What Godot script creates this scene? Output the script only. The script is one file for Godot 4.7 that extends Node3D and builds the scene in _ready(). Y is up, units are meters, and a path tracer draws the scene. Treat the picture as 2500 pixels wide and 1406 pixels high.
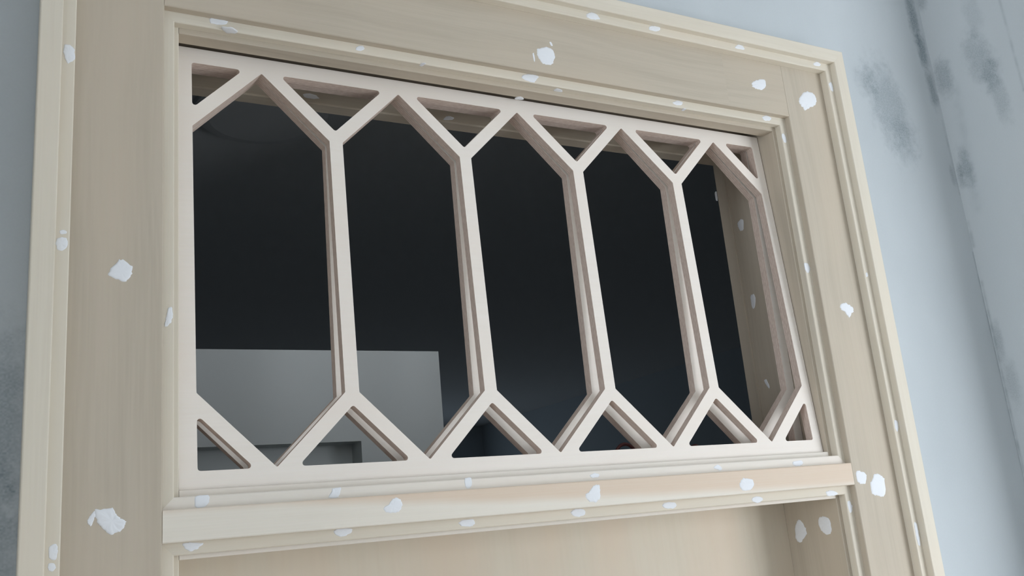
extends Node3D
# A pale wood transom surround with two fretwork screens, set in a primed plaster wall beside an inside corner.
# Lengths in metres. Inside the builders y is measured from eye-level datum; H lifts it so that the floor is y = 0.

const H := 1.95
const FLOOR := -1.95
# surround: inner edges of the face boards
const L := -0.4216
const R := 0.4322
const YT := 0.2263
const YB := -0.2686
const RB := -0.2969
const WALL_Z := -0.019
const BACK_Z := -0.1305
const CORNER_X := 0.8168
const RETURN_Z := 0.20           # the wall steps forward to here, right of the surround
const SIDE_X := 2.50             # right-hand wall past the step
const REAR_Z := 1.45             # wall behind the camera
# window in the wall behind the camera, to its right
const WIN_X0 := 1.05
const WIN_X1 := 2.15
const WIN_Y0 := -1.15
const WIN_Y1 := 0.05
# window in the left-hand wall
const LEFT_X := -2.0
const LW_Z0 := 0.35
const LW_Z1 := 1.00
const LW_Y0 := -0.95
const LW_Y1 := 0.50
# small window in the end wall of the room beyond
const END_Z := -6.1
const FAR_X0 := 0.7
const FAR_X1 := 2.3
const FAR_Y0 := -1.05
const FAR_Y1 := -0.05

var mats := {}
var parts := {}
var rng := RandomNumberGenerator.new()


func _ready() -> void:
	rng.seed = 7
	view_and_light()
	make_materials()
	front_room()
	back_room()
	surround()
	fretwork()
	far_things()
	fillers()


# ---------------------------------------------------------------- camera, sky, light, exposure
func view_and_light() -> void:
	var cam := Camera3D.new()
	cam.name = "camera"
	var right := Vector3(0.87707989, -0.08968571, 0.47189759)
	var down := Vector3(0.04170131, -0.96448870, -0.26081132)
	var ahead := Vector3(0.47853094, 0.24843111, -0.84219364)
	cam.transform = Transform3D(Basis(right, -down, -ahead), Vector3(-0.54868902, -0.30955754 + H, 0.87320973))
	cam.fov = rad_to_deg(2.0 * atan(703.0 / 2261.283))
	cam.near = 0.02
	cam.far = 60.0
	add_child(cam)
	cam.current = true

	var env := Environment.new()
	env.background_mode = Environment.BG_SKY
	var sky := Sky.new()
	var air := ProceduralSkyMaterial.new()
	air.sky_top_color = Color(0.62, 0.72, 0.84)
	air.sky_horizon_color = Color(0.80, 0.84, 0.88)
	air.ground_horizon_color = Color(0.55, 0.55, 0.53)
	air.ground_bottom_color = Color(0.40, 0.39, 0.37)
	air.sky_energy_multiplier = 1.0
	sky.sky_material = air
	env.sky = sky
	env.tonemap_mode = Environment.TONE_MAPPER_LINEAR
	env.tonemap_exposure = 0.96
	env.sdfgi_enabled = true
	env.ssao_enabled = true
	env.ssil_enabled = true
	var we := WorldEnvironment.new()
	we.name = "environment"
	we.environment = env
	add_child(we)

	# daylight entering through the windows
	daylight("window_daylight", Vector3((WIN_X0 + WIN_X1) / 2, (WIN_Y0 + WIN_Y1) / 2 + H, REAR_Z + 0.02), Vector2(WIN_X1 - WIN_X0, WIN_Y1 - WIN_Y0), 0.0, 3.3)
	daylight("left_window_daylight", Vector3(LEFT_X - 0.02, (LW_Y0 + LW_Y1) / 2 + H, (LW_Z0 + LW_Z1) / 2), Vector2(LW_Z1 - LW_Z0, LW_Y1 - LW_Y0), -PI / 2, 1.75)
	daylight("far_window_daylight", Vector3((FAR_X0 + FAR_X1) / 2, (FAR_Y0 + FAR_Y1) / 2 + H, END_Z - 0.02), Vector2(FAR_X1 - FAR_X0, FAR_Y1 - FAR_Y0), PI, 0.34, Color(0.80, 0.90, 1.0))


func daylight(called: String, at: Vector3, size: Vector2, turn: float, energy: float, tint := Color(0.955, 0.975, 1.0)) -> void:
	var day := AreaLight3D.new()
	day.name = called
	day.area_size = size
	day.light_color = tint
	day.light_energy = energy
	day.shadow_enabled = true
	day.rotation = Vector3(0, turn, 0)
	day.position = at
	add_child(day)


# ---------------------------------------------------------------- materials
func noise(s: int, f: float, oct := 3) -> FastNoiseLite:
	var n := FastNoiseLite.new()
	n.seed = s
	n.noise_type = FastNoiseLite.TYPE_SIMPLEX_SMOOTH
	n.frequency = f
	n.fractal_type = FastNoiseLite.FRACTAL_FBM
	n.fractal_octaves = oct
	return n


# wood: u runs across the grain over `across` metres, v along it over `along` metres; colours are linear
func wood_texture(w: int, h: int, across: float, along: float, base: Color, dark: Color, warm: Color, amount: float, s: int) -> ImageTexture:
	var im := Image.create_empty(w, h, false, Image.FORMAT_RGB8)
	var broad := noise(s, 1.0, 3)
	var mid := noise(s + 1, 1.0, 2)
	var fine := noise(s + 2, 1.0, 2)
	for j in h:
		var y := along * j / h
		for i in w:
			var x := across * i / w
			var drift := 0.012 * broad.get_noise_2d(y * 2.2, 40.0)
			var a := broad.get_noise_2d((x + drift) * 34.0, y * 0.9)
			var b := mid.get_noise_2d((x + drift) * 120.0, y * 2.4)
			var c := fine.get_noise_2d(x * 520.0, y * 9.0)
			var e := mid.get_noise_2d(x * 9.0 + 70.0, y * 3.0)
			var col := base
			col = col.lerp(dark, clampf(amount * (0.35 + 0.75 * a + 0.45 * b + 0.5 * c), 0.0, 1.0))
			col = col.lerp(warm, clampf(0.25 + 0.9 * e, 0.0, 0.8))
			im.set_pixel(i, j, col.linear_to_srgb())
	return ImageTexture.create_from_image(im)


func rail_texture() -> ImageTexture:
	# one board: a tan heartwood stripe that widens towards the right end
	var w := 640
	var h := 64
	var im := Image.create_empty(w, h, false, Image.FORMAT_RGB8)
	var n := noise(91, 1.0, 3)
	for j in h:
		var v := 1.0 - (j + 0.5) / h
		for i in w:
			var u := (i + 0.5) / w
			var edge := lerpf(1.02, 0.55, clampf((u - 0.12) / 0.25, 0, 1)) if u < 0.37 else lerpf(0.55, 0.12, clampf((u - 0.37) / 0.55, 0, 1))
			edge += 0.05 * n.get_noise_2d(u * 9.0, 3.0)
			var k := smoothstep(edge - 0.26, edge + 0.16, v)
			var g := 0.5 + 0.5 * n.get_noise_2d(u * 5.0, v * 14.0)
			var col := Color(0.845, 0.80, 0.715).lerp(Color(0.76, 0.715, 0.62), 0.45 * g)
			col = col.lerp(Color(0.735, 0.60, 0.475), k * (0.8 + 0.2 * g))
			im.set_pixel(i, j, col.linear_to_srgb())
	return ImageTexture.create_from_image(im)


func ply_edge_texture() -> ImageTexture:
	var w := 512
	var h := 32
	var im := Image.create_empty(w, h, false, Image.FORMAT_RGB8)
	var n := noise(55, 1.0, 3)
	for j in h:
		var v := (j + 0.5) / h
		var layer := int(v * 7.0)
		for i in w:
			var u := float(i) / w
			var g := n.get_noise_2d(u * 60.0, layer * 17.0 + v * 2.0)
			var base := Color(0.76, 0.64, 0.565) if layer % 2 == 0 else Color(0.68, 0.56, 0.485)
			var col := base.lerp(Color(0.50, 0.38, 0.32), clampf(0.15 + 0.5 * g, 0.0, 0.6))
			im.set_pixel(i, j, col.linear_to_srgb())
	return ImageTexture.create_from_image(im)


# primed plaster: x0..x1 by y0..y1 metres; stains = [x, y, half width, half height, strength, tilt]
func plaster_texture(x0: float, x1: float, y0: float, y1: float, w: int, h: int, stains: Array, strokes: Array, coat: Color, s: int) -> ImageTexture:
	var im := Image.create_empty(w, h, false, Image.FORMAT_RGB8)
	var broad := noise(s, 1.0, 3)
	var grit := noise(s + 5, 1.0, 2)
	var primer := coat
	var bare := Color(0.225, 0.275, 0.305)
	for j in h:
		var y := lerpf(y1, y0, (j + 0.5) / h)
		for i in w:
			var x := lerpf(x0, x1, (i + 0.5) / w)
			var b := broad.get_noise_2d(x * 7.0, y * 4.0)
			var g := grit.get_noise_2d(x * 420.0, y * 420.0)
			var k := 0.05 + 0.06 * b + 0.03 * g
			for t in strokes:
				var d := Vector2(x, y) - Vector2(t[0], t[1])
				var along := Vector2(t[2] - t[0], t[3] - t[1])
				var q := clampf(d.dot(along) / along.length_squared(), 0.0, 1.0)
				var far := (d - along * q).length()
				if far < t[4] * 3.0:
					k += t[5] * exp(-far * far / (t[4] * t[4])) * clampf(0.75 + 0.8 * broad.get_noise_2d(x * 30.0, y * 30.0), 0.0, 1.4)
			for t in stains:
				var d := (Vector2(x, y) - Vector2(t[0], t[1])).rotated(-t[5])
				var r := Vector2(d.x / t[2], d.y / t[3])
				if absf(r.x) > 2.2 or absf(r.y) > 2.2:
					continue
				var wob := 0.26 * broad.get_noise_2d(x * 38.0 + 9.0, y * 30.0) + 0.14 * grit.get_noise_2d(x * 90.0, y * 90.0)
				var m := 1.0 - smoothstep(0.35, 1.3, pow(pow(absf(r.x), 2.6) + pow(absf(r.y), 2.6), 1.0 / 2.6) + wob)
				k += t[4] * m * (0.86 + 0.5 * g)
			im.set_pixel(i, j, primer.lerp(bare, clampf(k, 0.0, 1.0)).linear_to_srgb())
	return ImageTexture.create_from_image(im)


func std(tex: Texture2D, col: Color, rough: float, spec := 0.35) -> StandardMaterial3D:
	var m := StandardMaterial3D.new()
	if tex:
		m.albedo_texture = tex
	else:
		m.albedo_color = col.linear_to_srgb()
	m.roughness = rough
	m.metallic_specular = spec
	return m


func make_materials() -> void:
	mats.board = std(wood_texture(384, 1024, 0.5, 2.0, Color(0.565, 0.505, 0.415), Color(0.435, 0.385, 0.305), Color(0.59, 0.515, 0.415), 0.42, 11), Color.WHITE, 0.62)
	mats.mould = std(wood_texture(256, 768, 0.3, 2.0, Color(0.755, 0.705, 0.60), Color(0.63, 0.565, 0.465), Color(0.775, 0.705, 0.59), 0.32, 23), Color.WHITE, 0.6)
	mats.stop = std(wood_texture(256, 768, 0.3, 2.0, Color(0.85, 0.805, 0.735), Color(0.74, 0.685, 0.60), Color(0.855, 0.79, 0.71), 0.32, 29), Color.WHITE, 0.6)
	mats.panel = std(wood_texture(384, 512, 0.9, 1.8, Color(0.70, 0.635, 0.525), Color(0.61, 0.545, 0.435), Color(0.71, 0.605, 0.485), 0.25, 37), Color.WHITE, 0.6)
	mats.fret = std(wood_texture(512, 512, 0.5, 0.9, Color(0.915, 0.86, 0.795), Color(0.845, 0.775, 0.695), Color(0.91, 0.835, 0.76), 0.28, 41), Color.WHITE, 0.6)
	mats.rail = std(rail_texture(), Color.WHITE, 0.55)
	mats.ply_edge = std(ply_edge_texture(), Color.WHITE, 0.8)
	mats.filler = std(null, Color(0.86, 0.89, 0.93), 0.85)
	var back_stains := [
		[0.684, 0.283, 0.044, 0.085, 0.46, 0.20], [0.640, 0.325, 0.026, 0.030, 0.22, 0.3], [0.706, 0.235, 0.026, 0.040, 0.18, 0.2],
		[0.794, 0.475, 0.013, 0.055, 0.75, 0.0], [0.800, 0.408, 0.012, 0.036, 0.75, 0.0], [0.804, 0.335, 0.011, 0.036, 0.62, 0.0],
		[0.807, 0.185, 0.006, 0.020, 0.35, 0.0], [-0.552, -0.185, 0.026, 0.085, 0.55, 0.0], [-0.556, -0.310, 0.030, 0.080, 0.5, 0.0],
	]
	var back_strokes := [[0.812, 0.28, 0.815, 0.15, 0.002, 0.25], [0.8155, 0.05, 0.8165, -0.32, 0.0016, 0.45]]
	mats.wall_back = std(plaster_texture(-0.75, 0.82, -0.50, 0.62, 1024, 768, back_stains, back_strokes, Color(0.595, 0.645, 0.675), 61), Color.WHITE, 0.9, 0.2)
	var side_stains := [
		[-0.003, 0.354, 0.017, 0.036, 0.50, 0.0], [-0.012, 0.500, 0.010, 0.016, 0.45, 0.0], [0.001, 0.190, 0.012, 0.036, 0.48, 0.05], [-0.012, 0.182, 0.006, 0.026, 0.42, 0.0],
		[0.066, 0.350, 0.024, 0.055, 0.40, 0.25], [0.080, 0.290, 0.014, 0.060, 0.34, 0.1], [0.070, 0.430, 0.016, 0.040, 0.22, 0.0], [-0.010, -0.100, 0.008, 0.034, 0.38, 0.0], [-0.003, -0.165, 0.012, 0.040, 0.30, 0.0],
	]
	var side_strokes := [[-0.017, 0.10, -0.016, 0.06, 0.003, 0.35], [-0.016, 0.0, -0.017, -0.30, 0.0022, 0.4], [0.118, 0.43, 0.121, 0.27, 0.0022, 0.25], [0.013, 0.33, 0.004, 0.12, 0.008, 0.16]]
	mats.wall_right = std(plaster_texture(-0.03, 0.40, -0.50, 0.62, 384, 768, side_stains, side_strokes, Color(0.595, 0.645, 0.675), 71), Color.WHITE, 0.9, 0.2)
	mats.plaster = std(null, Color(0.78, 0.79, 0.79), 0.9, 0.2)
	mats.ceiling = std(null, Color(0.82, 0.82, 0.81), 0.95, 0.2)
	mats.floor = std(wood_texture(256, 512, 1.0, 2.0, Color(0.62, 0.50, 0.39), Color(0.50, 0.38, 0.28), Color(0.64, 0.50, 0.38), 0.4, 83), Color.WHITE, 0.5)
	mats.far_wall = std(null, Color(0.595, 0.645, 0.675), 0.95, 0.2)
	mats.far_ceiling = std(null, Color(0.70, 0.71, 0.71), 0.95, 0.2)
	mats.cupboard = std(null, Color(0.76, 0.80, 0.80), 0.7)
	mats.disc = std(null, Color(0.62, 0.63, 0.63), 0.8)
	mats.cable = std(null, Color(0.11, 0.035, 0.035), 0.5)
	mats.window_frame = std(null, Color(0.78, 0.78, 0.76), 0.5)


# ---------------------------------------------------------------- mesh helpers
func quad(st: SurfaceTool, p: Array, uv: Array, n: Array) -> void:
	# p, uv, n: four corners in order round the face; n[0] decides which side is the front
	var flip: bool = (p[1] - p[0]).cross(p[2] - p[0]).dot(n[0]) > 0.0
	var order := [0, 2, 1, 0, 3, 2] if flip else [0, 1, 2, 0, 2, 3]
	for k in order:
		st.set_normal(n[k])
		st.set_uv(uv[k])
		st.add_vertex(p[k])


func tri(st: SurfaceTool, p: Array, uv: Array, n: Array) -> void:
	var flip: bool = (p[1] - p[0]).cross(p[2] - p[0]).dot(n[0]) > 0.0
	for k in ([0, 2, 1] if flip else [0, 1, 2]):
		st.set_normal(n[k])
		st.set_uv(uv[k])
		st.add_vertex(p[k])


func begin() -> SurfaceTool:
	var st := SurfaceTool.new()
	st.begin(Mesh.PRIMITIVE_TRIANGLES)
	return st


func put(called: String, st: SurfaceTool, m: Material, parent: Node, base := Vector3.ZERO) -> MeshInstance3D:
	st.index()
	var o := MeshInstance3D.new()
	o.name = called
	o.mesh = st.commit()
	o.mesh.surface_set_material(0, m)
	o.position = -base
	parent.add_child(o, true)
	return o


func structure(called: String, st: SurfaceTool, m: Material, label: String) -> MeshInstance3D:
	var o := put(called, st, m, self)
	o.position = Vector3(0, H, 0)
	o.set_meta("kind", "structure")
	o.set_meta("label", label)
	return o


func thing(called: String, label: String, category: String, base: Vector3) -> Node3D:
	var o := Node3D.new()
	o.name = called
	o.position = base + Vector3(0, H, 0)
	o.set_meta("label", label)
	o.set_meta("category", category)
	add_child(o, true)
	return o


func box(st: SurfaceTool, a: Vector3, b: Vector3, uv_of = null) -> void:
	for axis in 3:
		for side in 2:
			var n := Vector3.ZERO
			n[axis] = 1.0 if side else -1.0
			var u: int = [2, 0, 0][axis]
			var v: int = [1, 2, 1][axis]
			var p := []
			var uv := []
			for c in [[0, 0], [1, 0], [1, 1], [0, 1]]:
				var q := Vector3.ZERO
				q[axis] = b[axis] if side else a[axis]
				q[u] = b[u] if c[0] else a[u]
				q[v] = b[v] if c[1] else a[v]
				p.append(q)
				uv.append(uv_of.call(q) if uv_of != null else Vector2(q[u], q[v]))
			quad(st, p, uv, [n, n, n, n])


# A length of moulding or board: profile points are (outwards from the edge, z). Ends are shifted by mitre * m so that corners meet at 45 degrees.
func mould(st: SurfaceTool, side: String, ref: float, s0: float, s1: float, mitre0: float, mitre1: float, profile: Array, us: float, vs: float, cover := Vector2.ZERO) -> void:
	var n := profile.size()
	var area := 0.0
	for i in n:
		var a: Vector2 = profile[i]
		var b: Vector2 = profile[(i + 1) % n]
		area += a.x * b.y - b.x * a.y
	var turn := 1.0 if area > 0.0 else -1.0
	var upright := side == "left" or side == "right"
	var sgn := -1.0 if side == "left" or side == "bottom" else 1.0
	var place := func(q: Vector2, end: int) -> Vector3:
		var s: float = (s1 + mitre1 * q.x) if end else (s0 + mitre0 * q.x)
		return Vector3(ref + sgn * q.x, s, q.y) if upright else Vector3(s, ref + sgn * q.x, q.y)
	var direct := func(q: Vector2) -> Vector3:
		return Vector3(sgn * q.x, 0, q.y) if upright else Vector3(0, sgn * q.x, q.y)
	var edge_n := []
	for i in n:
		var d: Vector2 = (profile[(i + 1) % n] - profile[i]).normalized()
		edge_n.append(Vector2(d.y, -d.x) * turn)
	var off := Vector2(rng.randf() * 0.8, rng.randf() * 0.45)
	var run := 0.0
	for i in n:
		var a: Vector2 = profile[i]
		var b: Vector2 = profile[(i + 1) % n]
		var en: Vector2 = edge_n[i]
		var pn: Vector2 = edge_n[(i + n - 1) % n]
		var nn: Vector2 = edge_n[(i + 1) % n]
		var step := (b - a).length()
		var before: float = (a - profile[(i + n - 1) % n]).length()
		var after: float = (profile[(i + 2) % n] - b).length()
		var na := (en + pn).normalized() if en.dot(pn) > 0.62 and maxf(step, before) < 0.0045 else en
		var nb := (en + nn).normalized() if en.dot(nn) > 0.62 and maxf(step, after) < 0.0045 else en
		var p := [place.call(a, 0), place.call(a, 1), place.call(b, 1), place.call(b, 0)]
		var uv := []
		for k in 4:
			var along: float = p[k].y if upright else p[k].x
			if cover != Vector2.ZERO:
				uv.append(Vector2((p[k].x - s0) / cover.x, 1.0 - (p[k].y - ref) / cover.y))
			else:
				uv.append(Vector2((run + (step if k > 1 else 0.0)) / us + off.x, along / vs + 0.5 + off.y))
		quad(st, p, uv, [direct.call(na), direct.call(na), direct.call(nb), direct.call(nb)])
		run += step
	var flat := PackedVector2Array(profile)
	var idx := Geometry2D.triangulate_polygon(flat)
	for end in 2:
		var nrm := Vector3(0, 1.0 if end else -1.0, 0) if upright else Vector3(1.0 if end else -1.0, 0, 0)
		for t in idx.size() / 3:
			var p := []
			var uv := []
			for k in 3:
				var q: Vector2 = flat[idx[t * 3 + k]]
				p.append(place.call(q, end))
				uv.append(Vector2(q.x / us + off.x, q.y / vs + off.y))
			tri(st, p, uv, [nrm, nrm, nrm])


# ---------------------------------------------------------------- the rooms
func front_room() -> void:
	var back_uv := func(q: Vector3) -> Vector2: return Vector2((q.x + 0.75) / 1.57, (0.62 - q.y) / 1.12)
	var st := begin()
	var g := 0.0006
	box(st, Vector3(-2.3, FLOOR, BACK_Z), Vector3(L - g, 0.95, WALL_Z), back_uv)
	box(st, Vector3(R + g, FLOOR, BACK_Z), Vector3(3.14, 0.95, WALL_Z), back_uv)
	box(st, Vector3(L - g, YT + g, BACK_Z), Vector3(R + g, 0.95, WALL_Z), back_uv)
	mats.wall_back.texture_repeat = false
	structure("wall_back", st, mats.wall_back, "primed plaster wall with grey scuffed patches around the wood surround")

	# the wall steps forward right of the surround: a short return, then a face towards the room
	var side_uv := func(q: Vector3) -> Vector2: return Vector2((q.z + q.x - CORNER_X + 0.03) / 0.43, (0.62 - q.y) / 1.12)
	mats.wall_right.texture_repeat = false
	var x1 := SIDE_X + 0.1
	var z1 := REAR_Z + 0.14
	st = begin()
	box(st, Vector3(CORNER_X, FLOOR, WALL_Z), Vector3(x1, 0.95, RETURN_Z), side_uv)
	structure("wall_return", st, mats.wall_right, "plaster return with rubbed grey patches right of the inside corner")
	st = begin()
	box(st, Vector3(LEFT_X - 0.14, FLOOR, WALL_Z), Vector3(-0.63, 0.95, RETURN_Z))
	structure("wall_return_left", st, mats.plaster, "plaster return on the left, just out of view")
	st = begin()
	box(st, Vector3(SIDE_X, FLOOR, RETURN_Z), Vector3(x1, 0.95, z1))
	structure("wall_right", st, mats.plaster, "plain primed wall on the camera's right")
	st = begin()
	wall_with_window(st, LEFT_X - 0.14, LEFT_X, RETURN_Z, z1, LW_Y0, LW_Y1, LW_Z0, LW_Z1, 0.95)
	structure("wall_left", st, mats.plaster, "plain primed wall with a window, left of the camera")
	st = begin()
	casement(st, LEFT_X - 0.16, LW_Y0, LW_Y1, LW_Z0, LW_Z1)
	structure("window_2", st, mats.window_frame, "white window frame in the left-hand wall")
	st = begin()
	box(st, Vector3(LEFT_X, FLOOR, REAR_Z), Vector3(WIN_X0, 0.95, z1))
	box(st, Vector3(WIN_X1, FLOOR, REAR_Z), Vector3(SIDE_X, 0.95, z1))
	box(st, Vector3(WIN_X0, FLOOR, REAR_Z), Vector3(WIN_X1, WIN_Y0, z1))
	box(st, Vector3(WIN_X0, WIN_Y1, REAR_Z), Vector3(WIN_X1, 0.95, z1))
	structure("wall_front", st, mats.plaster, "plain primed wall with the window, behind the camera")
	st = begin()
	box(st, Vector3(-2.3, 0.85, WALL_Z), Vector3(x1, 0.97, z1))
	structure("ceiling", st, mats.ceiling, "plain white ceiling above the surround")
	st = begin()
	box(st, Vector3(-2.4, FLOOR - 0.1, END_Z - 0.14), Vector3(3.14, FLOOR, z1), func(q: Vector3) -> Vector2: return Vector2(q.x, q.z / 2.0))
	structure("floor", st, mats.floor, "light wooden floor through both rooms")
	st = begin()
	var t := 0.05
	var wz := REAR_Z + 0.05
	box(st, Vector3(WIN_X0, WIN_Y0, wz), Vector3(WIN_X1, WIN_Y0 + t, wz + 0.06))
	box(st, Vector3(WIN_X0, WIN_Y1 - t, wz), Vector3(WIN_X1, WIN_Y1, wz + 0.06))
	box(st, Vector3(WIN_X0, WIN_Y0 + t, wz), Vector3(WIN_X0 + t, WIN_Y1 - t, wz + 0.06))
	box(st, Vector3(WIN_X1 - t, WIN_Y0 + t, wz), Vector3(WIN_X1, WIN_Y1 - t, wz + 0.06))
	structure("window_1", st, mats.window_frame, "white window frame in the wall behind the camera")


func wall_with_window(st: SurfaceTool, x0: float, x1: float, z0: float, z1: float, wy0: float, wy1: float, wz0: float, wz1: float, top: float) -> void:
	box(st, Vector3(x0, FLOOR, z0), Vector3(x1, top, wz0))
	box(st, Vector3(x0, FLOOR, wz1), Vector3(x1, top, z1))
	box(st, Vector3(x0, FLOOR, wz0), Vector3(x1, wy0, wz1))
	box(st, Vector3(x0, wy1, wz0), Vector3(x1, top, wz1))


func casement(st: SurfaceTool, x0: float, y0: float, y1: float, z0: float, z1: float) -> void:
	var t := 0.05
	box(st, Vector3(x0 + 0.05, y0, z0), Vector3(x0 + 0.11, y0 + t, z1))
	box(st, Vector3(x0 + 0.05, y1 - t, z0), Vector3(x0 + 0.11, y1, z1))
	box(st, Vector3(x0 + 0.05, y0 + t, z0), Vector3(x0 + 0.11, y1 - t, z0 + t))
	box(st, Vector3(x0 + 0.05, y0 + t, z1 - t), Vector3(x0 + 0.11, y1 - t, z1))


func back_room() -> void:
	var st := begin()
	box(st, Vector3(-2.4, FLOOR, END_Z - 0.14), Vector3(FAR_X0, 0.7, END_Z))
	box(st, Vector3(FAR_X1, FLOOR, END_Z - 0.14), Vector3(3.14, 0.7, END_Z))
	box(st, Vector3(FAR_X0, FLOOR, END_Z - 0.14), Vector3(FAR_X1, FAR_Y0, END_Z))
	box(st, Vector3(FAR_X0, FAR_Y1, END_Z - 0.14), Vector3(FAR_X1, 0.7, END_Z))
	structure("wall_far", st, mats.far_wall, "unlit wall at the far end of the dark room")
	st = begin()
	var t := 0.05
	var wz := END_Z - 0.10
	box(st, Vector3(FAR_X0, FAR_Y0, wz), Vector3(FAR_X1, FAR_Y0 + t, wz + 0.06))
	box(st, Vector3(FAR_X0, FAR_Y1 - t, wz), Vector3(FAR_X1, FAR_Y1, wz + 0.06))
	box(st, Vector3(FAR_X0, FAR_Y0 + t, wz), Vector3(FAR_X0 + t, FAR_Y1 - t, wz + 0.06))
	box(st, Vector3(FAR_X1 - t, FAR_Y0 + t, wz), Vector3(FAR_X1, FAR_Y1 - t, wz + 0.06))
	structure("window_3", st, mats.window_frame, "small white window frame in the dark room's end wall")
	st = begin()
	box(st, Vector3(-2.4, FLOOR, END_Z), Vector3(-2.3, 0.7, BACK_Z))
	structure("wall_far_left", st, mats.far_wall, "unlit left wall of the dark room")
	st = begin()
	box(st, Vector3(3.0, FLOOR, END_Z), Vector3(3.14, 0.7, BACK_Z))
	structure("wall_far_right", st, mats.far_wall, "unlit right wall of the dark room beyond the lattice")
	st = begin()
	box(st, Vector3(-2.4, 0.53, END_Z), Vector3(3.14, 0.65, BACK_Z))
	structure("ceiling_far", st, mats.far_ceiling, "dark ceiling of the room beyond the lattice")


# ---------------------------------------------------------------- the wood surround
func surround() -> void:
	var base := Vector3((L + R) / 2, FLOOR, 0)
	var s := thing("wood_surround", "pale unpainted wood surround with stepped mouldings and white filled nail holes", "surround", base)
	var board := [Vector2(0, -0.019), Vector2(0, -0.0011), Vector2(0.0004, -0.0003), Vector2(0.0013, 0), Vector2(0.105, 0), Vector2(0.105, -0.019)]
	var add := func(called: String, key: String, mat: Material, side: String, ref: float, s0: float, s1: float, m0: float, m1: float, profile: Array, us: float, vs: float) -> MeshInstance3D:
		var st := begin()
		mould(st, side, ref, s0, s1, m0, m1, profile, us, vs)
		var o := put(called, st, mat, s, base)
		parts[key] = o
		return o
	# face boards: stiles run past the head board, the rail sits between them
	add.call("stile", "stile_l", mats.board, "left", L, FLOOR, YT + 0.105, 0.0, 0.0, board, 0.5, 2.0)
	add.call("stile", "stile_r", mats.board, "right", R, FLOOR, YT + 0.105, 0.0, 0.0, board, 0.5, 2.0)
	add.call("head_board", "head_board", mats.board, "top", YT, L, R, 0.0, 0.0, board, 0.5, 2.0)
	var rh := YB - RB
	var rail := [Vector2(0, -0.019), Vector2(0, -0.0011), Vector2(0.0004, -0.0003), Vector2(0.0013, 0), Vector2(rh - 0.0013, 0), Vector2(rh - 0.0004, -0.0003), Vector2(rh, -0.0011), Vector2(rh, -0.019)]
	var st := begin()
	mould(st, "top", RB, L, R, 0.0, 0.0, rail, 1.0, 1.0, Vector2(R - L, rh))
	parts["rail"] = put("rail", st, mats.rail, s, base)

	# outer back band
	var band := [Vector2(0.0800, 0.0002), Vector2(0.0800, 0.0108), Vector2(0.0803, 0.0116), Vector2(0.0811, 0.0120), Vector2(0.0916, 0.0120), Vector2(0.0916, 0.0202), Vector2(0.0919, 0.0211), Vector2(0.0928, 0.0215),
		Vector2(0.1096, 0.0232), Vector2(0.1105, 0.0229), Vector2(0.1108, 0.0220), Vector2(0.1108, -0.0185), Vector2(0.1052, -0.0185), Vector2(0.1052, 0.0002)]
	add.call("back_band", "back_band_l", mats.mould, "left", L, FLOOR, YT, 0.0, 1.0, band, 0.3, 2.0)
	add.call("back_band", "back_band_r", mats.mould, "right", R, FLOOR, YT, 0.0, 1.0, band, 0.3, 2.0)
	add.call("back_band", "back_band_t", mats.mould, "top", YT, L, R, -1.0, 1.0, band, 0.3, 2.0)

	# inner stop mouldings round both openings
	var stop := [Vector2(0, -0.0198), Vector2(0, -0.0095), Vector2(-0.0099, -0.0095), Vector2(-0.0107, -0.0098), Vector2(-0.0111, -0.0106), Vector2(-0.0111, -0.0198)]
	add.call("stop_moulding", "stop_l", mats.mould, "left", L, YB, YT, -1.0, 1.0, stop, 0.3, 2.0)
	add.call("stop_moulding", "stop_r", mats.mould, "right", R, YB, YT, -1.0, 1.0, stop, 0.3, 2.0)
	add.call("stop_moulding", "stop_t", mats.mould, "top", YT, L, R, -1.0, 1.0, stop, 0.3, 2.0)
	add.call("stop_moulding", "stop_b", mats.stop, "bottom", YB, L, R, -1.0, 1.0, stop, 0.3, 2.0)
	add.call("stop_moulding", "stop_lt", mats.mould, "top", RB, L, R, -1.0, 1.0, stop, 0.3, 2.0)
	add.call("stop_moulding", "stop_ll", mats.mould, "left", L, FLOOR, RB, 0.0, 1.0, stop, 0.3, 2.0)
	add.call("stop_moulding", "stop_lr", mats.mould, "right", R, FLOOR, RB, 0.0, 1.0, stop, 0.3, 2.0)

	# jambs through the thickness of the wall
	var jamb := [Vector2(0, -0.129), Vector2(0, -0.0200), Vector2(-0.0160, -0.0200), Vector2(-0.0167, -0.0203), Vector2(-0.0169, -0.0210), Vector2(-0.0169, -0.129)]
	add.call("jamb", "jamb_l", mats.mould, "left", L, FLOOR, YT, 0.0, 0.0, jamb, 0.5, 2.0)
	add.call("jamb", "jamb_r", mats.board, "right", R, FLOOR, YT, 0.0, 0.0, jamb, 0.5, 2.0)
	var head := [Vector2(0, -0.0200), Vector2(-0.0162, -0.0200), Vector2(-0.0169, -0.0203), Vector2(-0.0171, -0.0210), Vector2(-0.0171, -0.0395), Vector2(-0.0025, -0.0395), Vector2(-0.0025, -0.0755), Vector2(-0.0171, -0.0755), Vector2(-0.0171, -0.129), Vector2(0, -0.129)]
	add.call("head_jamb", "head_jamb", mats.board, "top", YT, L + 0.0171, R - 0.0171, 0.0, 0.0, head, 0.5, 2.0)
	var th := 0.0607
	var bar := [Vector2(0, -0.150), Vector2(0, -0.0210), Vector2(0.0003, -0.0203), Vector2(0.001, -0.0200), Vector2(th - 0.001, -0.0200), Vector2(th - 0.0003, -0.0203), Vector2(th, -0.0210), Vector2(th, -0.150)]
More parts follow.
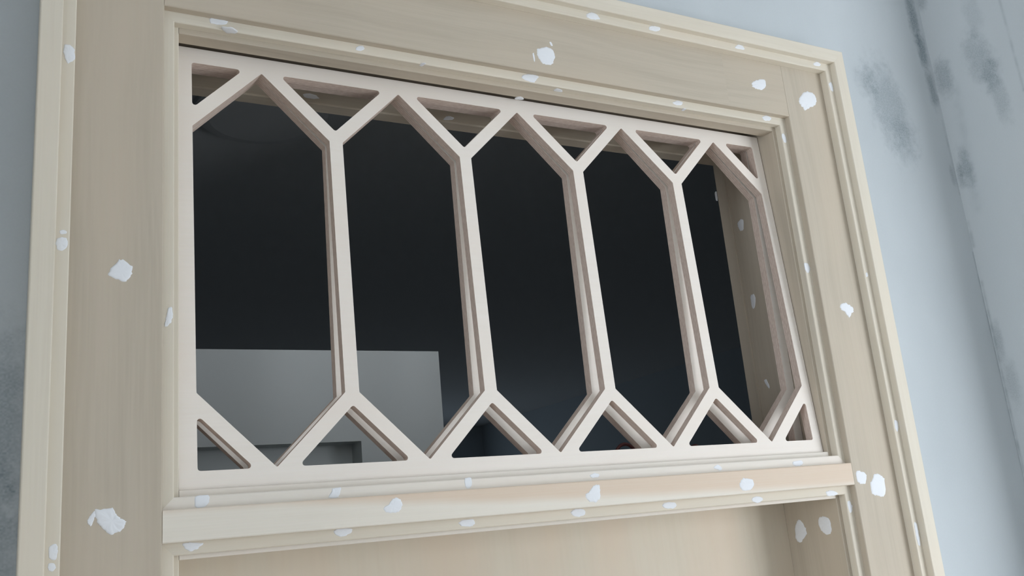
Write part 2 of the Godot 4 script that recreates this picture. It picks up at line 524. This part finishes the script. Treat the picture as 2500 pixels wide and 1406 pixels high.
	add.call("transom_bar", "transom_bar", mats.stop, "top", -0.3119, L + 0.0171, R - 0.0171, 0.0, 0.0, bar, 0.5, 2.0)

	# casing on the far side, standing slightly into the opening
	var rear := [Vector2(-0.0195, -0.1295), Vector2(-0.0195, -0.1490), Vector2(-0.0188, -0.150), Vector2(0.060, -0.150), Vector2(0.060, -0.1308), Vector2(-0.001, -0.1308), Vector2(-0.001, -0.1295)]
	add.call("rear_casing", "back_casing_l", mats.board, "left", L, FLOOR, YT, 0.0, 1.0, rear, 0.5, 2.0)
	add.call("rear_casing", "back_casing_r", mats.board, "right", R, FLOOR, YT, 0.0, 1.0, rear, 0.5, 2.0)
	add.call("rear_casing", "back_casing_t", mats.board, "top", YT, L, R, -1.0, 1.0, rear, 0.5, 2.0)

	st = begin()
	box(st, Vector3(L + 0.0172, FLOOR + 0.002, -0.1285), Vector3(R - 0.0172, -0.3121, -0.116), func(q: Vector3) -> Vector2: return Vector2((q.x + 0.45) / 0.9, (q.y + 2.0) / 1.8))
	var panel := put("lower_panel", st, mats.panel, s, base)
	panel.set_meta("label", "flat plywood panel closing the lower opening")


# ---------------------------------------------------------------- the two fretwork screens
func fillet(poly: Array, r: float, steps: int) -> PackedVector2Array:
	var out := PackedVector2Array()
	var n := poly.size()
	for i in n:
		var p: Vector2 = poly[i]
		var a: Vector2 = (poly[(i + n - 1) % n] - p).normalized()
		var b: Vector2 = (poly[(i + 1) % n] - p).normalized()
		var half := acos(clampf(a.dot(b), -1.0, 1.0)) / 2.0
		var t := r / tan(half)
		var c := p + (a + b).normalized() * (r / sin(half))
		var from := p + a * t - c
		var to := p + b * t - c
		var sweep := from.angle_to(to)
		for k in steps + 1:
			out.append(c + from.rotated(sweep * k / steps))
	return out


func fret_outlines() -> Array:
	var p := 0.16
	var hb := 0.0472
	var out := [PackedVector2Array([Vector2(-2.5 - 0.0630, 1.4550) * p, Vector2(2.5 + 0.0470, 1.4550) * p, Vector2(2.5 + 0.0470, -1.4418) * p, Vector2(-2.5 - 0.0630, -1.4418) * p])]
	var stile := 0.040
	for k in 5:
		var x0 := k - 2.5 + (hb if k else stile)
		var x1 := k - 1.5 - (hb if k < 4 else stile)
		var c := k - 2.0
		var hex := []
		for q in [Vector2(c, 1.3400), Vector2(x1, 1.3400 - (x1 - c)), Vector2(x1, -1.3380 + (x1 - c)), Vector2(c, -1.3380), Vector2(x0, -1.3380 + (c - x0)), Vector2(x0, 1.3400 - (c - x0))]:
			hex.append(q * p)
		out.append(fillet(hex, 0.0016, 3))
	var dt := 1.0 - 0.968
	for sgn in [1.0, -1.0]:
		var top: float = 1.345 if sgn > 0 else 1.338
		for k in 6:
			var c := k - 2.5
			var tipy := 1.0 - dt
			var w := top - tipy
			var t := []
			if k == 0:
				t = [Vector2(c + stile, top), Vector2(c + w, top), Vector2(c + stile, tipy + stile)]
			elif k == 5:
				t = [Vector2(c - stile, top), Vector2(c - w, top), Vector2(c - stile, tipy + stile)]
			else:
				t = [Vector2(c - w, top), Vector2(c + w, top), Vector2(c, tipy)]
			var q := []
			for v in t:
				q.append(Vector2(v.x, v.y * sgn) * p)
			out.append(fillet(q, 0.0028, 4))
	return out


func fret_mesh(thick: float) -> ArrayMesh:
	var loops := fret_outlines()
	var ys := []
	for l in loops:
		for q in l:
			ys.append(snappedf(q.y, 0.00001))
	ys.sort()
	var levels := [ys[0]]
	for y in ys:
		if y - levels[-1] > 0.00004:
			levels.append(y)
	var face := begin()
	var uv := func(x: float, y: float) -> Vector2: return Vector2(y / 0.5 + 0.5, x / 0.9 + 0.5)
	for i in levels.size() - 1:
		var a: float = levels[i]
		var b: float = levels[i + 1]
		var half := (a + b) / 2.0
		var cut := []
		for l in loops:
			for k in l.size():
				var p: Vector2 = l[k]
				var q: Vector2 = l[(k + 1) % l.size()]
				if minf(p.y, q.y) < half and maxf(p.y, q.y) >= half:
					cut.append(Vector2(lerpf(p.x, q.x, clampf((a - p.y) / (q.y - p.y), 0.0, 1.0)), lerpf(p.x, q.x, clampf((b - p.y) / (q.y - p.y), 0.0, 1.0))))
		cut.sort_custom(func(m: Vector2, n: Vector2) -> bool: return m.x + m.y < n.x + n.y)
		for k in cut.size() / 2:
			var l: Vector2 = cut[k * 2]
			var r: Vector2 = cut[k * 2 + 1]
			var ya: float = levels[i]
			var yb: float = levels[i + 1]
			for z in [0.0, -thick]:
				var nrm := Vector3(0, 0, 1.0 if z == 0.0 else -1.0)
				quad(face, [Vector3(l.x, ya, z), Vector3(r.x, ya, z), Vector3(r.y, yb, z), Vector3(l.y, yb, z)], [uv.call(l.x, ya), uv.call(r.x, ya), uv.call(r.y, yb), uv.call(l.y, yb)], [nrm, nrm, nrm, nrm])
	var edge := begin()
	for li in loops.size():
		var l: PackedVector2Array = loops[li]
		var area := 0.0
		for k in l.size():
			area += l[k].cross(l[(k + 1) % l.size()])
		var turn := (1.0 if area > 0.0 else -1.0) * (1.0 if li == 0 else -1.0)
		var norms := []
		for k in l.size():
			var d: Vector2 = (l[(k + 1) % l.size()] - l[k]).normalized()
			norms.append(Vector2(d.y, -d.x) * turn)
		var run := 0.0
		for k in l.size():
			var p: Vector2 = l[k]
			var q: Vector2 = l[(k + 1) % l.size()]
			var en: Vector2 = norms[k]
			var pn: Vector2 = norms[(k + l.size() - 1) % l.size()]
			var nn: Vector2 = norms[(k + 1) % l.size()]
			var na := (en + pn).normalized() if en.dot(pn) > 0.7 else en
			var nb := (en + nn).normalized() if en.dot(nn) > 0.7 else en
			var step := p.distance_to(q)
			var a3 := Vector3(na.x, na.y, 0)
			var b3 := Vector3(nb.x, nb.y, 0)
			quad(edge, [Vector3(p.x, p.y, 0), Vector3(q.x, q.y, 0), Vector3(q.x, q.y, -thick), Vector3(p.x, p.y, -thick)],
				[Vector2(run / 0.5, 0), Vector2((run + step) / 0.5, 0), Vector2((run + step) / 0.5, 1), Vector2(run / 0.5, 1)], [a3, b3, b3, a3])
			run += step
	face.index()
	edge.index()
	var mesh := face.commit()
	mesh.surface_set_material(0, mats.fret)
	edge.commit(mesh)
	mesh.surface_set_material(1, mats.ply_edge)
	return mesh


func fretwork() -> void:
	var front := MeshInstance3D.new()
	front.name = "fretwork_screen"
	front.mesh = fret_mesh(0.0118)
	front.position = Vector3(0.0065, -0.0204 + H, -0.0387)
	front.rotation = Vector3(-0.0519, 0, 0)
	front.set_meta("label", "near pale plywood fretwork screen of five long hexagons, its foot leaning forward")
	front.set_meta("category", "screen")
	front.set_meta("group", "fretwork screens in the transom")
	add_child(front)
	var rear: MeshInstance3D = front.duplicate()
	rear.name = "fretwork_screen_001"
	rear.position = Vector3(0.0065, -0.0204 + H, -0.0608)
	rear.rotation = Vector3(-0.0105, 0, 0)
	rear.set_meta("label", "matching rear fretwork screen, mostly hidden close behind the near one")
	add_child(rear)


# ---------------------------------------------------------------- things in the dark room
func far_things() -> void:
	# cupboard front with a sunk panel
	var base := Vector3(-0.4, FLOOR, -0.7)
	var c := thing("panelled_cupboard", "pale grey painted cupboard with a sunk panel, standing in the dark room", "cupboard", base)
	var x0 := -0.93
	var x1 := 0.081
	var px0 := -0.79
	var px1 := -0.0595
	var top := -0.0195
	var ptop := -0.1615
	var pbot := -1.80
	var zf := -0.50
	var zp := zf - 0.045
	var st := begin()
	box(st, Vector3(x0, FLOOR, -0.95), Vector3(x1, top, zp - 0.008))
	put("carcass", st, mats.cupboard, c, base)
	for r in [["door_stile", Vector3(x0, FLOOR, zp - 0.008), Vector3(px0, top, zf)], ["door_stile", Vector3(px1, FLOOR, zp - 0.008), Vector3(x1, top, zf)],
			["top_rail", Vector3(px0, ptop, zp - 0.008), Vector3(px1, top, zf)], ["bottom_rail", Vector3(px0, FLOOR, zp - 0.008), Vector3(px1, pbot, zf)], ["panel", Vector3(px0, pbot, zp - 0.008), Vector3(px1, ptop, zp)]]:
		st = begin()
		box(st, r[1], r[2])
		put(r[0], st, mats.cupboard, c, base)

	# round fitting on the dark ceiling
	var d := Vector3(-0.12, 0.53, -0.815)
	st = begin()
	var prof := [Vector2(0.0, -0.022), Vector2(0.10, -0.022), Vector2(0.122, -0.018), Vector2(0.13, -0.010), Vector2(0.13, 0.0)]
	for k in 48:
		var a := TAU * k / 48.0
		var b := TAU * (k + 1) / 48.0
		for i in prof.size() - 1:
			var p: Vector2 = prof[i]
			var q: Vector2 = prof[i + 1]
			var mid := Vector3(cos((a + b) / 2) * (q.y - p.y), -(q.x - p.x), sin((a + b) / 2) * (q.y - p.y)).normalized()
			quad(st, [Vector3(cos(a) * p.x, p.y, sin(a) * p.x), Vector3(cos(b) * p.x, p.y, sin(b) * p.x), Vector3(cos(b) * q.x, q.y, sin(b) * q.x), Vector3(cos(a) * q.x, q.y, sin(a) * q.x)], [Vector2.ZERO, Vector2.ZERO, Vector2.ZERO, Vector2.ZERO], [mid, mid, mid, mid])
	var disc := put("ceiling_fitting", st, mats.disc, self)
	disc.position = d + Vector3(0, H, 0)
	disc.set_meta("label", "shadowy round fitting on the dark ceiling, seen through the leftmost opening")
	disc.set_meta("category", "ceiling fitting")

	# off-cut of dark red cable on the ledge behind the screens
	var path := [Vector3(0.118, -0.2487, -0.098), Vector3(0.128, -0.236, -0.10), Vector3(0.140, -0.2235, -0.101), Vector3(0.152, -0.2225, -0.10), Vector3(0.166, -0.233, -0.10), Vector3(0.186, -0.2470, -0.10), Vector3(0.214, -0.2487, -0.10), Vector3(0.238, -0.243, -0.10), Vector3(0.252, -0.2305, -0.10), Vector3(0.263, -0.2285, -0.10), Vector3(0.268, -0.237, -0.10), Vector3(0.272, -0.2487, -0.10)]
	var curve := Curve3D.new()
	for i in path.size():
		var t: Vector3 = (path[mini(i + 1, path.size() - 1)] - path[maxi(i - 1, 0)]) / 6.0
		curve.add_point(path[i], -t, t)
	var line := curve.tessellate(4, 4)
	st = begin()
	var rad := 0.0022
	var rings := []
	for i in line.size():
		var dir: Vector3 = (line[mini(i + 1, line.size() - 1)] - line[maxi(i - 1, 0)]).normalized()
		var side := dir.cross(Vector3(0, 0, 1)).normalized()
		var up := side.cross(dir)
		var ring := []
		for k in 8:
			ring.append((side * cos(TAU * k / 8) + up * sin(TAU * k / 8)))
		rings.append(ring)
	for i in line.size() - 1:
		for k in 8:
			var n := [rings[i][k], rings[i + 1][k], rings[i + 1][(k + 1) % 8], rings[i][(k + 1) % 8]]
			quad(st, [line[i] + n[0] * rad, line[i + 1] + n[1] * rad, line[i + 1] + n[2] * rad, line[i] + n[3] * rad], [Vector2.ZERO, Vector2.ZERO, Vector2.ZERO, Vector2.ZERO], n)
	for e in [0, line.size() - 1]:
		var n: Vector3 = (line[e] - line[1 if e == 0 else e - 1]).normalized()
		for k in range(1, 7):
			tri(st, [line[e] + rings[e][0] * rad, line[e] + rings[e][k] * rad, line[e] + rings[e][k + 1] * rad], [Vector2.ZERO, Vector2.ZERO, Vector2.ZERO], [n, n, n])
	var cable := put("cable", st, mats.cable, self)
	cable.position = Vector3(0, H, 0)
	cable.set_meta("label", "bit of dark red cable lying on the ledge behind the fretwork")
	cable.set_meta("category", "cable")


# ---------------------------------------------------------------- white filler over the nail holes
# part, plane axis, plane value, outline (x y on a z plane, z y on an x plane, x z on a y plane)
const FILLER := [
	["back_band_l", "z", 0.012, [-0.5114, 0.1588, -0.507, 0.1605, -0.5025, 0.1563, -0.5022, 0.1455, -0.5079, 0.1397, -0.5102, 0.1453, -0.5117, 0.1522]],
	["back_band_l", "z", 0.012, [-0.5122, -0.03, -0.5081, -0.0285, -0.5034, -0.0294, -0.5034, -0.0375, -0.5068, -0.0409, -0.5114, -0.0407, -0.5127, -0.0354]],
	["back_band_l", "z", 0.012, [-0.5101, -0.0226, -0.5069, -0.0216, -0.504, -0.023, -0.5045, -0.0252, -0.5095, -0.0261]],
	["stile_l", "z", 0, [-0.4601, -0.0426, -0.4552, -0.0434, -0.4477, -0.0491, -0.4496, -0.0559, -0.4529, -0.0632, -0.4588, -0.0624, -0.4696, -0.058, -0.4673, -0.0529]],
	["stop_l", "z", -0.0095, [-0.4163, -0.0842, -0.4124, -0.0835, -0.4117, -0.0913, -0.4132, -0.0981, -0.4173, -0.1026, -0.4193, -0.1015, -0.4178, -0.0937]],
	["stile_l", "z", 0, [-0.4758, -0.2642, -0.4694, -0.2646, -0.462, -0.2637, -0.4591, -0.2688, -0.4562, -0.2729, -0.4515, -0.2748, -0.4506, -0.2783, -0.4533, -0.281, -0.4561, -0.2842, -0.4616, -0.2852, -0.4681, -0.2822, -0.4709, -0.2776, -0.4738, -0.2735]],
	["stile_l", "z", 0, [-0.4815, -0.2725, -0.4784, -0.2679, -0.4758, -0.2646, -0.4743, -0.2691, -0.4761, -0.2709, -0.4769, -0.2743, -0.4782, -0.278, -0.4805, -0.2759]],
	["back_band_l", "z", 0.012, [-0.5102, -0.2918, -0.507, -0.29, -0.5038, -0.2905, -0.5035, -0.2961, -0.5044, -0.3025, -0.5074, -0.3029, -0.5099, -0.3001]],
	["back_band_l", "z", 0.012, [-0.5107, -0.3074, -0.5098, -0.3047, -0.5078, -0.3044, -0.5056, -0.3054, -0.5045, -0.308, -0.5055, -0.3105, -0.5076, -0.3112, -0.5098, -0.31]],
	["stop_b", "z", -0.0095, [-0.393, -0.2574, -0.3796, -0.2571, -0.3808, -0.2646, -0.3849, -0.2683, -0.3933, -0.2677]],
	["stop_b", "z", -0.0095, [-0.2654, -0.2582, -0.2563, -0.2581, -0.2592, -0.2654, -0.2606, -0.2678, -0.271, -0.2677, -0.2669, -0.2625]],
	["rail", "z", 0, [-0.2181, -0.28, -0.2126, -0.2785, -0.2089, -0.2731, -0.2033, -0.2716, -0.1987, -0.2757, -0.1991, -0.2813, -0.2035, -0.286, -0.2117, -0.286, -0.2177, -0.2844]],
	["stop_lt", "z", -0.0095, [-0.404, -0.298, -0.3985, -0.2974, -0.3884, -0.2988, -0.3851, -0.2991, -0.3907, -0.3037, -0.3974, -0.3053, -0.4018, -0.3021]],
	["stop_lt", "z", -0.0095, [-0.2665, -0.298, -0.2606, -0.2966, -0.2476, -0.2971, -0.2478, -0.3007, -0.2545, -0.3038, -0.261, -0.3039, -0.2653, -0.3011]],
	["stop_b", "z", -0.0095, [-0.125, -0.2567, -0.1167, -0.2565, -0.1165, -0.2626, -0.1184, -0.2671, -0.1237, -0.2675]],
	["stop_lt", "z", -0.0095, [-0.1355, -0.3008, -0.1308, -0.2986, -0.1174, -0.2983, -0.1163, -0.3036, -0.121, -0.3059, -0.1314, -0.3048]],
	["rail", "z", 0, [0.0152, -0.2823, 0.0204, -0.2812, 0.0255, -0.2751, 0.0336, -0.2728, 0.0356, -0.2779, 0.0332, -0.2891, 0.0276, -0.2922, 0.0208, -0.2911, 0.0155, -0.2865]],
	["stop_b", "z", -0.0095, [0.0291, -0.2624, 0.0364, -0.2599, 0.0432, -0.2617, 0.0409, -0.2652, 0.0322, -0.2652]],
	["stop_lt", "z", -0.0095, [0.0002, -0.3002, 0.0039, -0.2977, 0.0125, -0.2969, 0.019, -0.2995, 0.0184, -0.3043, 0.0097, -0.3058, 0.0014, -0.3038]],
	["stop_lt", "z", -0.0095, [0.1241, -0.3011, 0.1293, -0.2985, 0.1444, -0.2995, 0.1445, -0.3047, 0.1356, -0.3063, 0.1255, -0.3041]],
	["stop_b", "z", -0.0095, [0.2064, -0.2627, 0.2152, -0.2592, 0.2217, -0.2635, 0.2189, -0.2673]],
	["stop_b", "z", -0.0095, [0.3389, -0.2616, 0.3545, -0.2605, 0.3562, -0.2643, 0.3529, -0.2673, 0.3425, -0.2682, 0.3378, -0.2652]],
	["stile_r", "z", 0, [0.438, -0.281, 0.4438, -0.2794, 0.4559, -0.2833, 0.4567, -0.2881, 0.4522, -0.2973, 0.4427, -0.2967, 0.4376, -0.2927]],
	["stile_r", "z", 0, [0.4705, -0.286, 0.4777, -0.2852, 0.4854, -0.2882, 0.4899, -0.2923, 0.4864, -0.3126, 0.4807, -0.3155, 0.47, -0.3134, 0.4598, -0.31, 0.4619, -0.296, 0.4678, -0.2906]],
	["stop_lt", "z", -0.0095, [0.3866, -0.3028, 0.3955, -0.3013, 0.4044, -0.303, 0.4103, -0.3061, 0.4017, -0.3084, 0.3899, -0.3081]],
	["stop_lt", "z", -0.0095, [0.2607, -0.3023, 0.2675, -0.3003, 0.2779, -0.3018, 0.2792, -0.3058, 0.2722, -0.3085, 0.2618, -0.307]],
	["rail", "z", 0, [0.2384, -0.2813, 0.2444, -0.2777, 0.2595, -0.2809, 0.2593, -0.2872, 0.254, -0.2923, 0.2433, -0.2932, 0.2355, -0.2889]],
	["stop_lr", "z", -0.0095, [0.4233, -0.3167, 0.4288, -0.3166, 0.4297, -0.3209, 0.431, -0.3238, 0.429, -0.3302, 0.4246, -0.3327, 0.4234, -0.3251]],
	["jamb_r", "x", 0.4153, [-0.0915, -0.3345, -0.0869, -0.3386, -0.0811, -0.3486, -0.0819, -0.3554, -0.0909, -0.3619, -0.0931, -0.3657, -0.0985, -0.3655, -0.1034, -0.3595, -0.101, -0.3458, -0.0958, -0.3382]],
	["jamb_r", "x", 0.4153, [-0.0553, -0.3348, -0.0471, -0.3333, -0.0375, -0.3362, -0.036, -0.3467, -0.0382, -0.356, -0.0462, -0.3576, -0.0541, -0.3525, -0.0578, -0.3428]],
	["back_band_r", "z", 0.012, [0.5159, -0.3519, 0.5207, -0.3528, 0.5207, -0.3627, 0.5208, -0.3722, 0.5198, -0.3829, 0.5162, -0.3812, 0.5151, -0.3717, 0.5155, -0.3604]],
	["back_band_r", "z", 0.012, [0.5158, -0.2158, 0.5218, -0.2177, 0.5219, -0.2266, 0.5179, -0.2333, 0.5146, -0.2282]],
	["stile_r", "z", 0, [0.4647, -0.055, 0.4705, -0.0516, 0.4785, -0.0505, 0.4843, -0.0535, 0.4911, -0.0573, 0.4902, -0.0629, 0.4844, -0.0663, 0.4796, -0.072, 0.4771, -0.0689, 0.4741, -0.0634, 0.467, -0.0613]],
	["stop_r", "z", -0.0095, [0.4208, 0.0074, 0.4287, 0.007, 0.4311, -0.0009, 0.4276, -0.0067, 0.4228, -0.007, 0.4209, -0.0015]],
	["back_band_r", "z", 0.012, [0.5151, -0.0084, 0.5193, -0.0076, 0.5193, -0.0131, 0.5149, -0.0156]],
	["stile_r", "z", 0, [0.4584, 0.2564, 0.4684, 0.2674, 0.4801, 0.272, 0.4934, 0.2713, 0.4956, 0.2599, 0.4901, 0.2517, 0.4738, 0.245, 0.4673, 0.2399, 0.4647, 0.2458, 0.4589, 0.2491]],
	["head_board", "z", 0, [0.37, 0.2695, 0.3798, 0.2748, 0.3971, 0.2791, 0.3964, 0.2676, 0.3854, 0.2596, 0.3758, 0.2612, 0.3687, 0.2631]],
	["back_band_t", "z", 0.012, [0.3348, 0.3126, 0.3433, 0.3187, 0.3516, 0.3178, 0.3547, 0.3121, 0.3393, 0.311]],
	["back_band_t", "z", 0.012, [0.4884, 0.3139, 0.4978, 0.3194, 0.5051, 0.3157, 0.5015, 0.3118, 0.4904, 0.311]],
	["back_band_r", "z", 0.012, [0.5135, 0.2848, 0.5201, 0.2895, 0.5224, 0.2819, 0.5212, 0.2727, 0.5161, 0.2745]],
	["stop_t", "z", -0.0095, [0.388, 0.2235, 0.3988, 0.2271, 0.407, 0.2242, 0.4021, 0.219, 0.3905, 0.2178]],
	["stop_r", "z", -0.0095, [0.4213, 0.2012, 0.4256, 0.2027, 0.4285, 0.1976, 0.4285, 0.1885, 0.4234, 0.1874, 0.4212, 0.1958]],
	["back_band_t", "z", 0.012, [0.0859, 0.3123, 0.0915, 0.3172, 0.1017, 0.318, 0.1089, 0.3107, 0.0985, 0.3086, 0.0874, 0.3088]],
	["back_band_t", "z", 0.012, [0.186, 0.3152, 0.1919, 0.3177, 0.2042, 0.3197, 0.2056, 0.3151, 0.1995, 0.311, 0.1864, 0.3104]],
	["head_board", "z", 0, [0.0134, 0.2525, 0.016, 0.2584, 0.0297, 0.2627, 0.0372, 0.2613, 0.0403, 0.2519, 0.0371, 0.2441, 0.0317, 0.2387, 0.0212, 0.2377, 0.0162, 0.244]],
	["head_board", "z", 0, [0.0335, 0.2707, 0.0361, 0.2715, 0.0387, 0.2662, 0.0357, 0.2653]],
	["head_board", "z", 0, [0.0069, 0.2504, 0.0092, 0.2514, 0.0097, 0.2393, 0.0079, 0.2393]],
	["stop_t", "z", -0.0095, [-0.0069, 0.2209, -0.001, 0.225, 0.0122, 0.2264, 0.0197, 0.2258, 0.0154, 0.221, 0.0111, 0.2162, -0.0037, 0.217]],
	["stop_t", "y", 0.2152, [0.0446, -0.02, 0.0449, -0.0124, 0.0539, -0.014, 0.0585, -0.0196, 0.0485, -0.0217]],
	["head_jamb", "y", 0.2092, [0.0015, -0.046, 0.002, -0.0383, 0.0076, -0.0364, 0.0158, -0.0433]],
	["stop_t", "z", -0.0095, [0.2255, 0.2212, 0.235, 0.225, 0.2451, 0.2249, 0.2432, 0.2204, 0.2316, 0.2181]],
	["stop_t", "y", 0.2152, [0.2455, -0.0164, 0.2437, -0.009, 0.2491, -0.009, 0.25, -0.0163]],
	["stop_t", "z", -0.0095, [-0.2177, 0.2226, -0.2098, 0.2257, -0.2073, 0.2216, -0.2133, 0.218, -0.2186, 0.2187]],
	["stop_t", "z", -0.0095, [-0.3756, 0.2274, -0.3736, 0.2293, -0.357, 0.2288, -0.3591, 0.2221, -0.3684, 0.2203, -0.3756, 0.2204]],
	["stop_t", "y", 0.2152, [-0.3668, -0.0045, -0.3556, -0.0013, -0.3476, -0.0073, -0.3503, -0.0132, -0.3595, -0.0142]],
	["stop_t", "y", 0.2152, [-0.1403, -0.0141, -0.1396, -0.008, -0.1342, -0.0061, -0.1365, -0.0154]],
	["jamb_r", "x", 0.4153, [-0.1186, 0.1024, -0.1106, 0.1056, -0.1052, 0.1023, -0.1085, 0.0872, -0.1155, 0.088, -0.1188, 0.0965]],
	["jamb_r", "x", 0.4153, [-0.1167, -0.0126, -0.1087, -0.0103, -0.1057, -0.019, -0.1112, -0.0326, -0.1161, -0.0323]],
	["jamb_r", "x", 0.4153, [-0.1154, -0.1382, -0.1104, -0.1374, -0.1062, -0.15, -0.1079, -0.1527, -0.1132, -0.1445]],
	["back_casing_r", "x", 0.4127, [-0.1545, 0.1642, -0.1498, 0.1655, -0.1508, 0.1489, -0.1545, 0.1503]],
	["head_jamb", "y", 0.2092, [-0.0603, -0.1254, -0.0597, -0.1165, -0.0554, -0.1144, -0.0478, -0.1178, -0.0472, -0.122, -0.051, -0.1254, -0.0592, -0.128]],
	["head_jamb", "y", 0.2092, [-0.2499, -0.1133, -0.2429, -0.1083, -0.2352, -0.1099, -0.2271, -0.1168, -0.2322, -0.1199, -0.243, -0.1206]],
]


func fillers() -> void:
	var n := noise(5, 1.0, 2)
	for f in FILLER:
		var flat: Array = f[3]
		var poly := PackedVector2Array()
		for i in flat.size() / 2:
			poly.append(Vector2(flat[i * 2], flat[i * 2 + 1]))
		# soften the outline, then ripple it a little
		for ratio in [0.18, 0.22]:
			var finer := PackedVector2Array()
			for i in poly.size():
				var a := poly[i]
				var b := poly[(i + 1) % poly.size()]
				finer.append(a.lerp(b, ratio))
				finer.append(a.lerp(b, 1.0 - ratio))
			poly = finer
		var c := Vector2.ZERO
		for q in poly:
			c += q
		c /= poly.size()
		var size := 0.0
		for q in poly:
			size = maxf(size, q.distance_to(c))
		for i in poly.size():
			poly[i] += (poly[i] - c).normalized() * size * (0.03 + 0.10 * n.get_noise_2d(poly[i].x * 420.0, poly[i].y * 420.0))
		var high := minf(0.0009, size * 0.07)
		var out := 1.0
		if f[1] == "x" or f[1] == "y":
			out = -1.0   # right jamb faces left, the head faces down
		var lift := func(q: Vector2, h: float) -> Vector3:
			match f[1]:
				"z": return Vector3(q.x, q.y, f[2] + h * out)
				"x": return Vector3(f[2] + h * out, q.y, q.x)
			return Vector3(q.x, f[2] + h * out, q.y)
		var nrm: Vector3 = lift.call(c, 1.0) - lift.call(c, 0.0)
		var st := begin()
		var rings := []
		for lev in [[1.0, -0.0003], [0.97, 0.35], [0.80, 0.75], [0.52, 0.9]]:
			var ring := []
			for q in poly:
				var qq: Vector2 = c + (q - c) * lev[0]
				var hh: float = lev[1] if lev[1] < 0.0 else high * (lev[1] + 0.5 * n.get_noise_2d(qq.x * 260.0 + 30.0, qq.y * 260.0))
				ring.append(lift.call(qq, hh))
			rings.append(ring)
		var tip: Vector3 = lift.call(c, high * (0.9 + 0.5 * n.get_noise_2d(c.x * 260.0 + 30.0, c.y * 260.0)))
		var m := poly.size()
		st.set_smooth_group(0)
		for i in m:
			var j := (i + 1) % m
			for k in rings.size() - 1:
				var a: Vector3 = rings[k][i]
				var b: Vector3 = rings[k][j]
				var d: Vector3 = rings[k + 1][j]
				var e: Vector3 = rings[k + 1][i]
				for t in [[a, b, d], [a, d, e]]:
					var flip: bool = (t[1] - t[0]).cross(t[2] - t[0]).dot(nrm) > 0.0
					for w in ([0, 2, 1] if flip else [0, 1, 2]):
						st.add_vertex(t[w])
			var last: Array = rings[-1]
			var t3 := [last[i], last[j], tip]
			var flip2: bool = (t3[1] - t3[0]).cross(t3[2] - t3[0]).dot(nrm) > 0.0
			for w in ([0, 2, 1] if flip2 else [0, 1, 2]):
				st.add_vertex(t3[w])
		st.index()
		st.generate_normals()
		put("filler_patch", st, mats.filler, parts[f[0]])
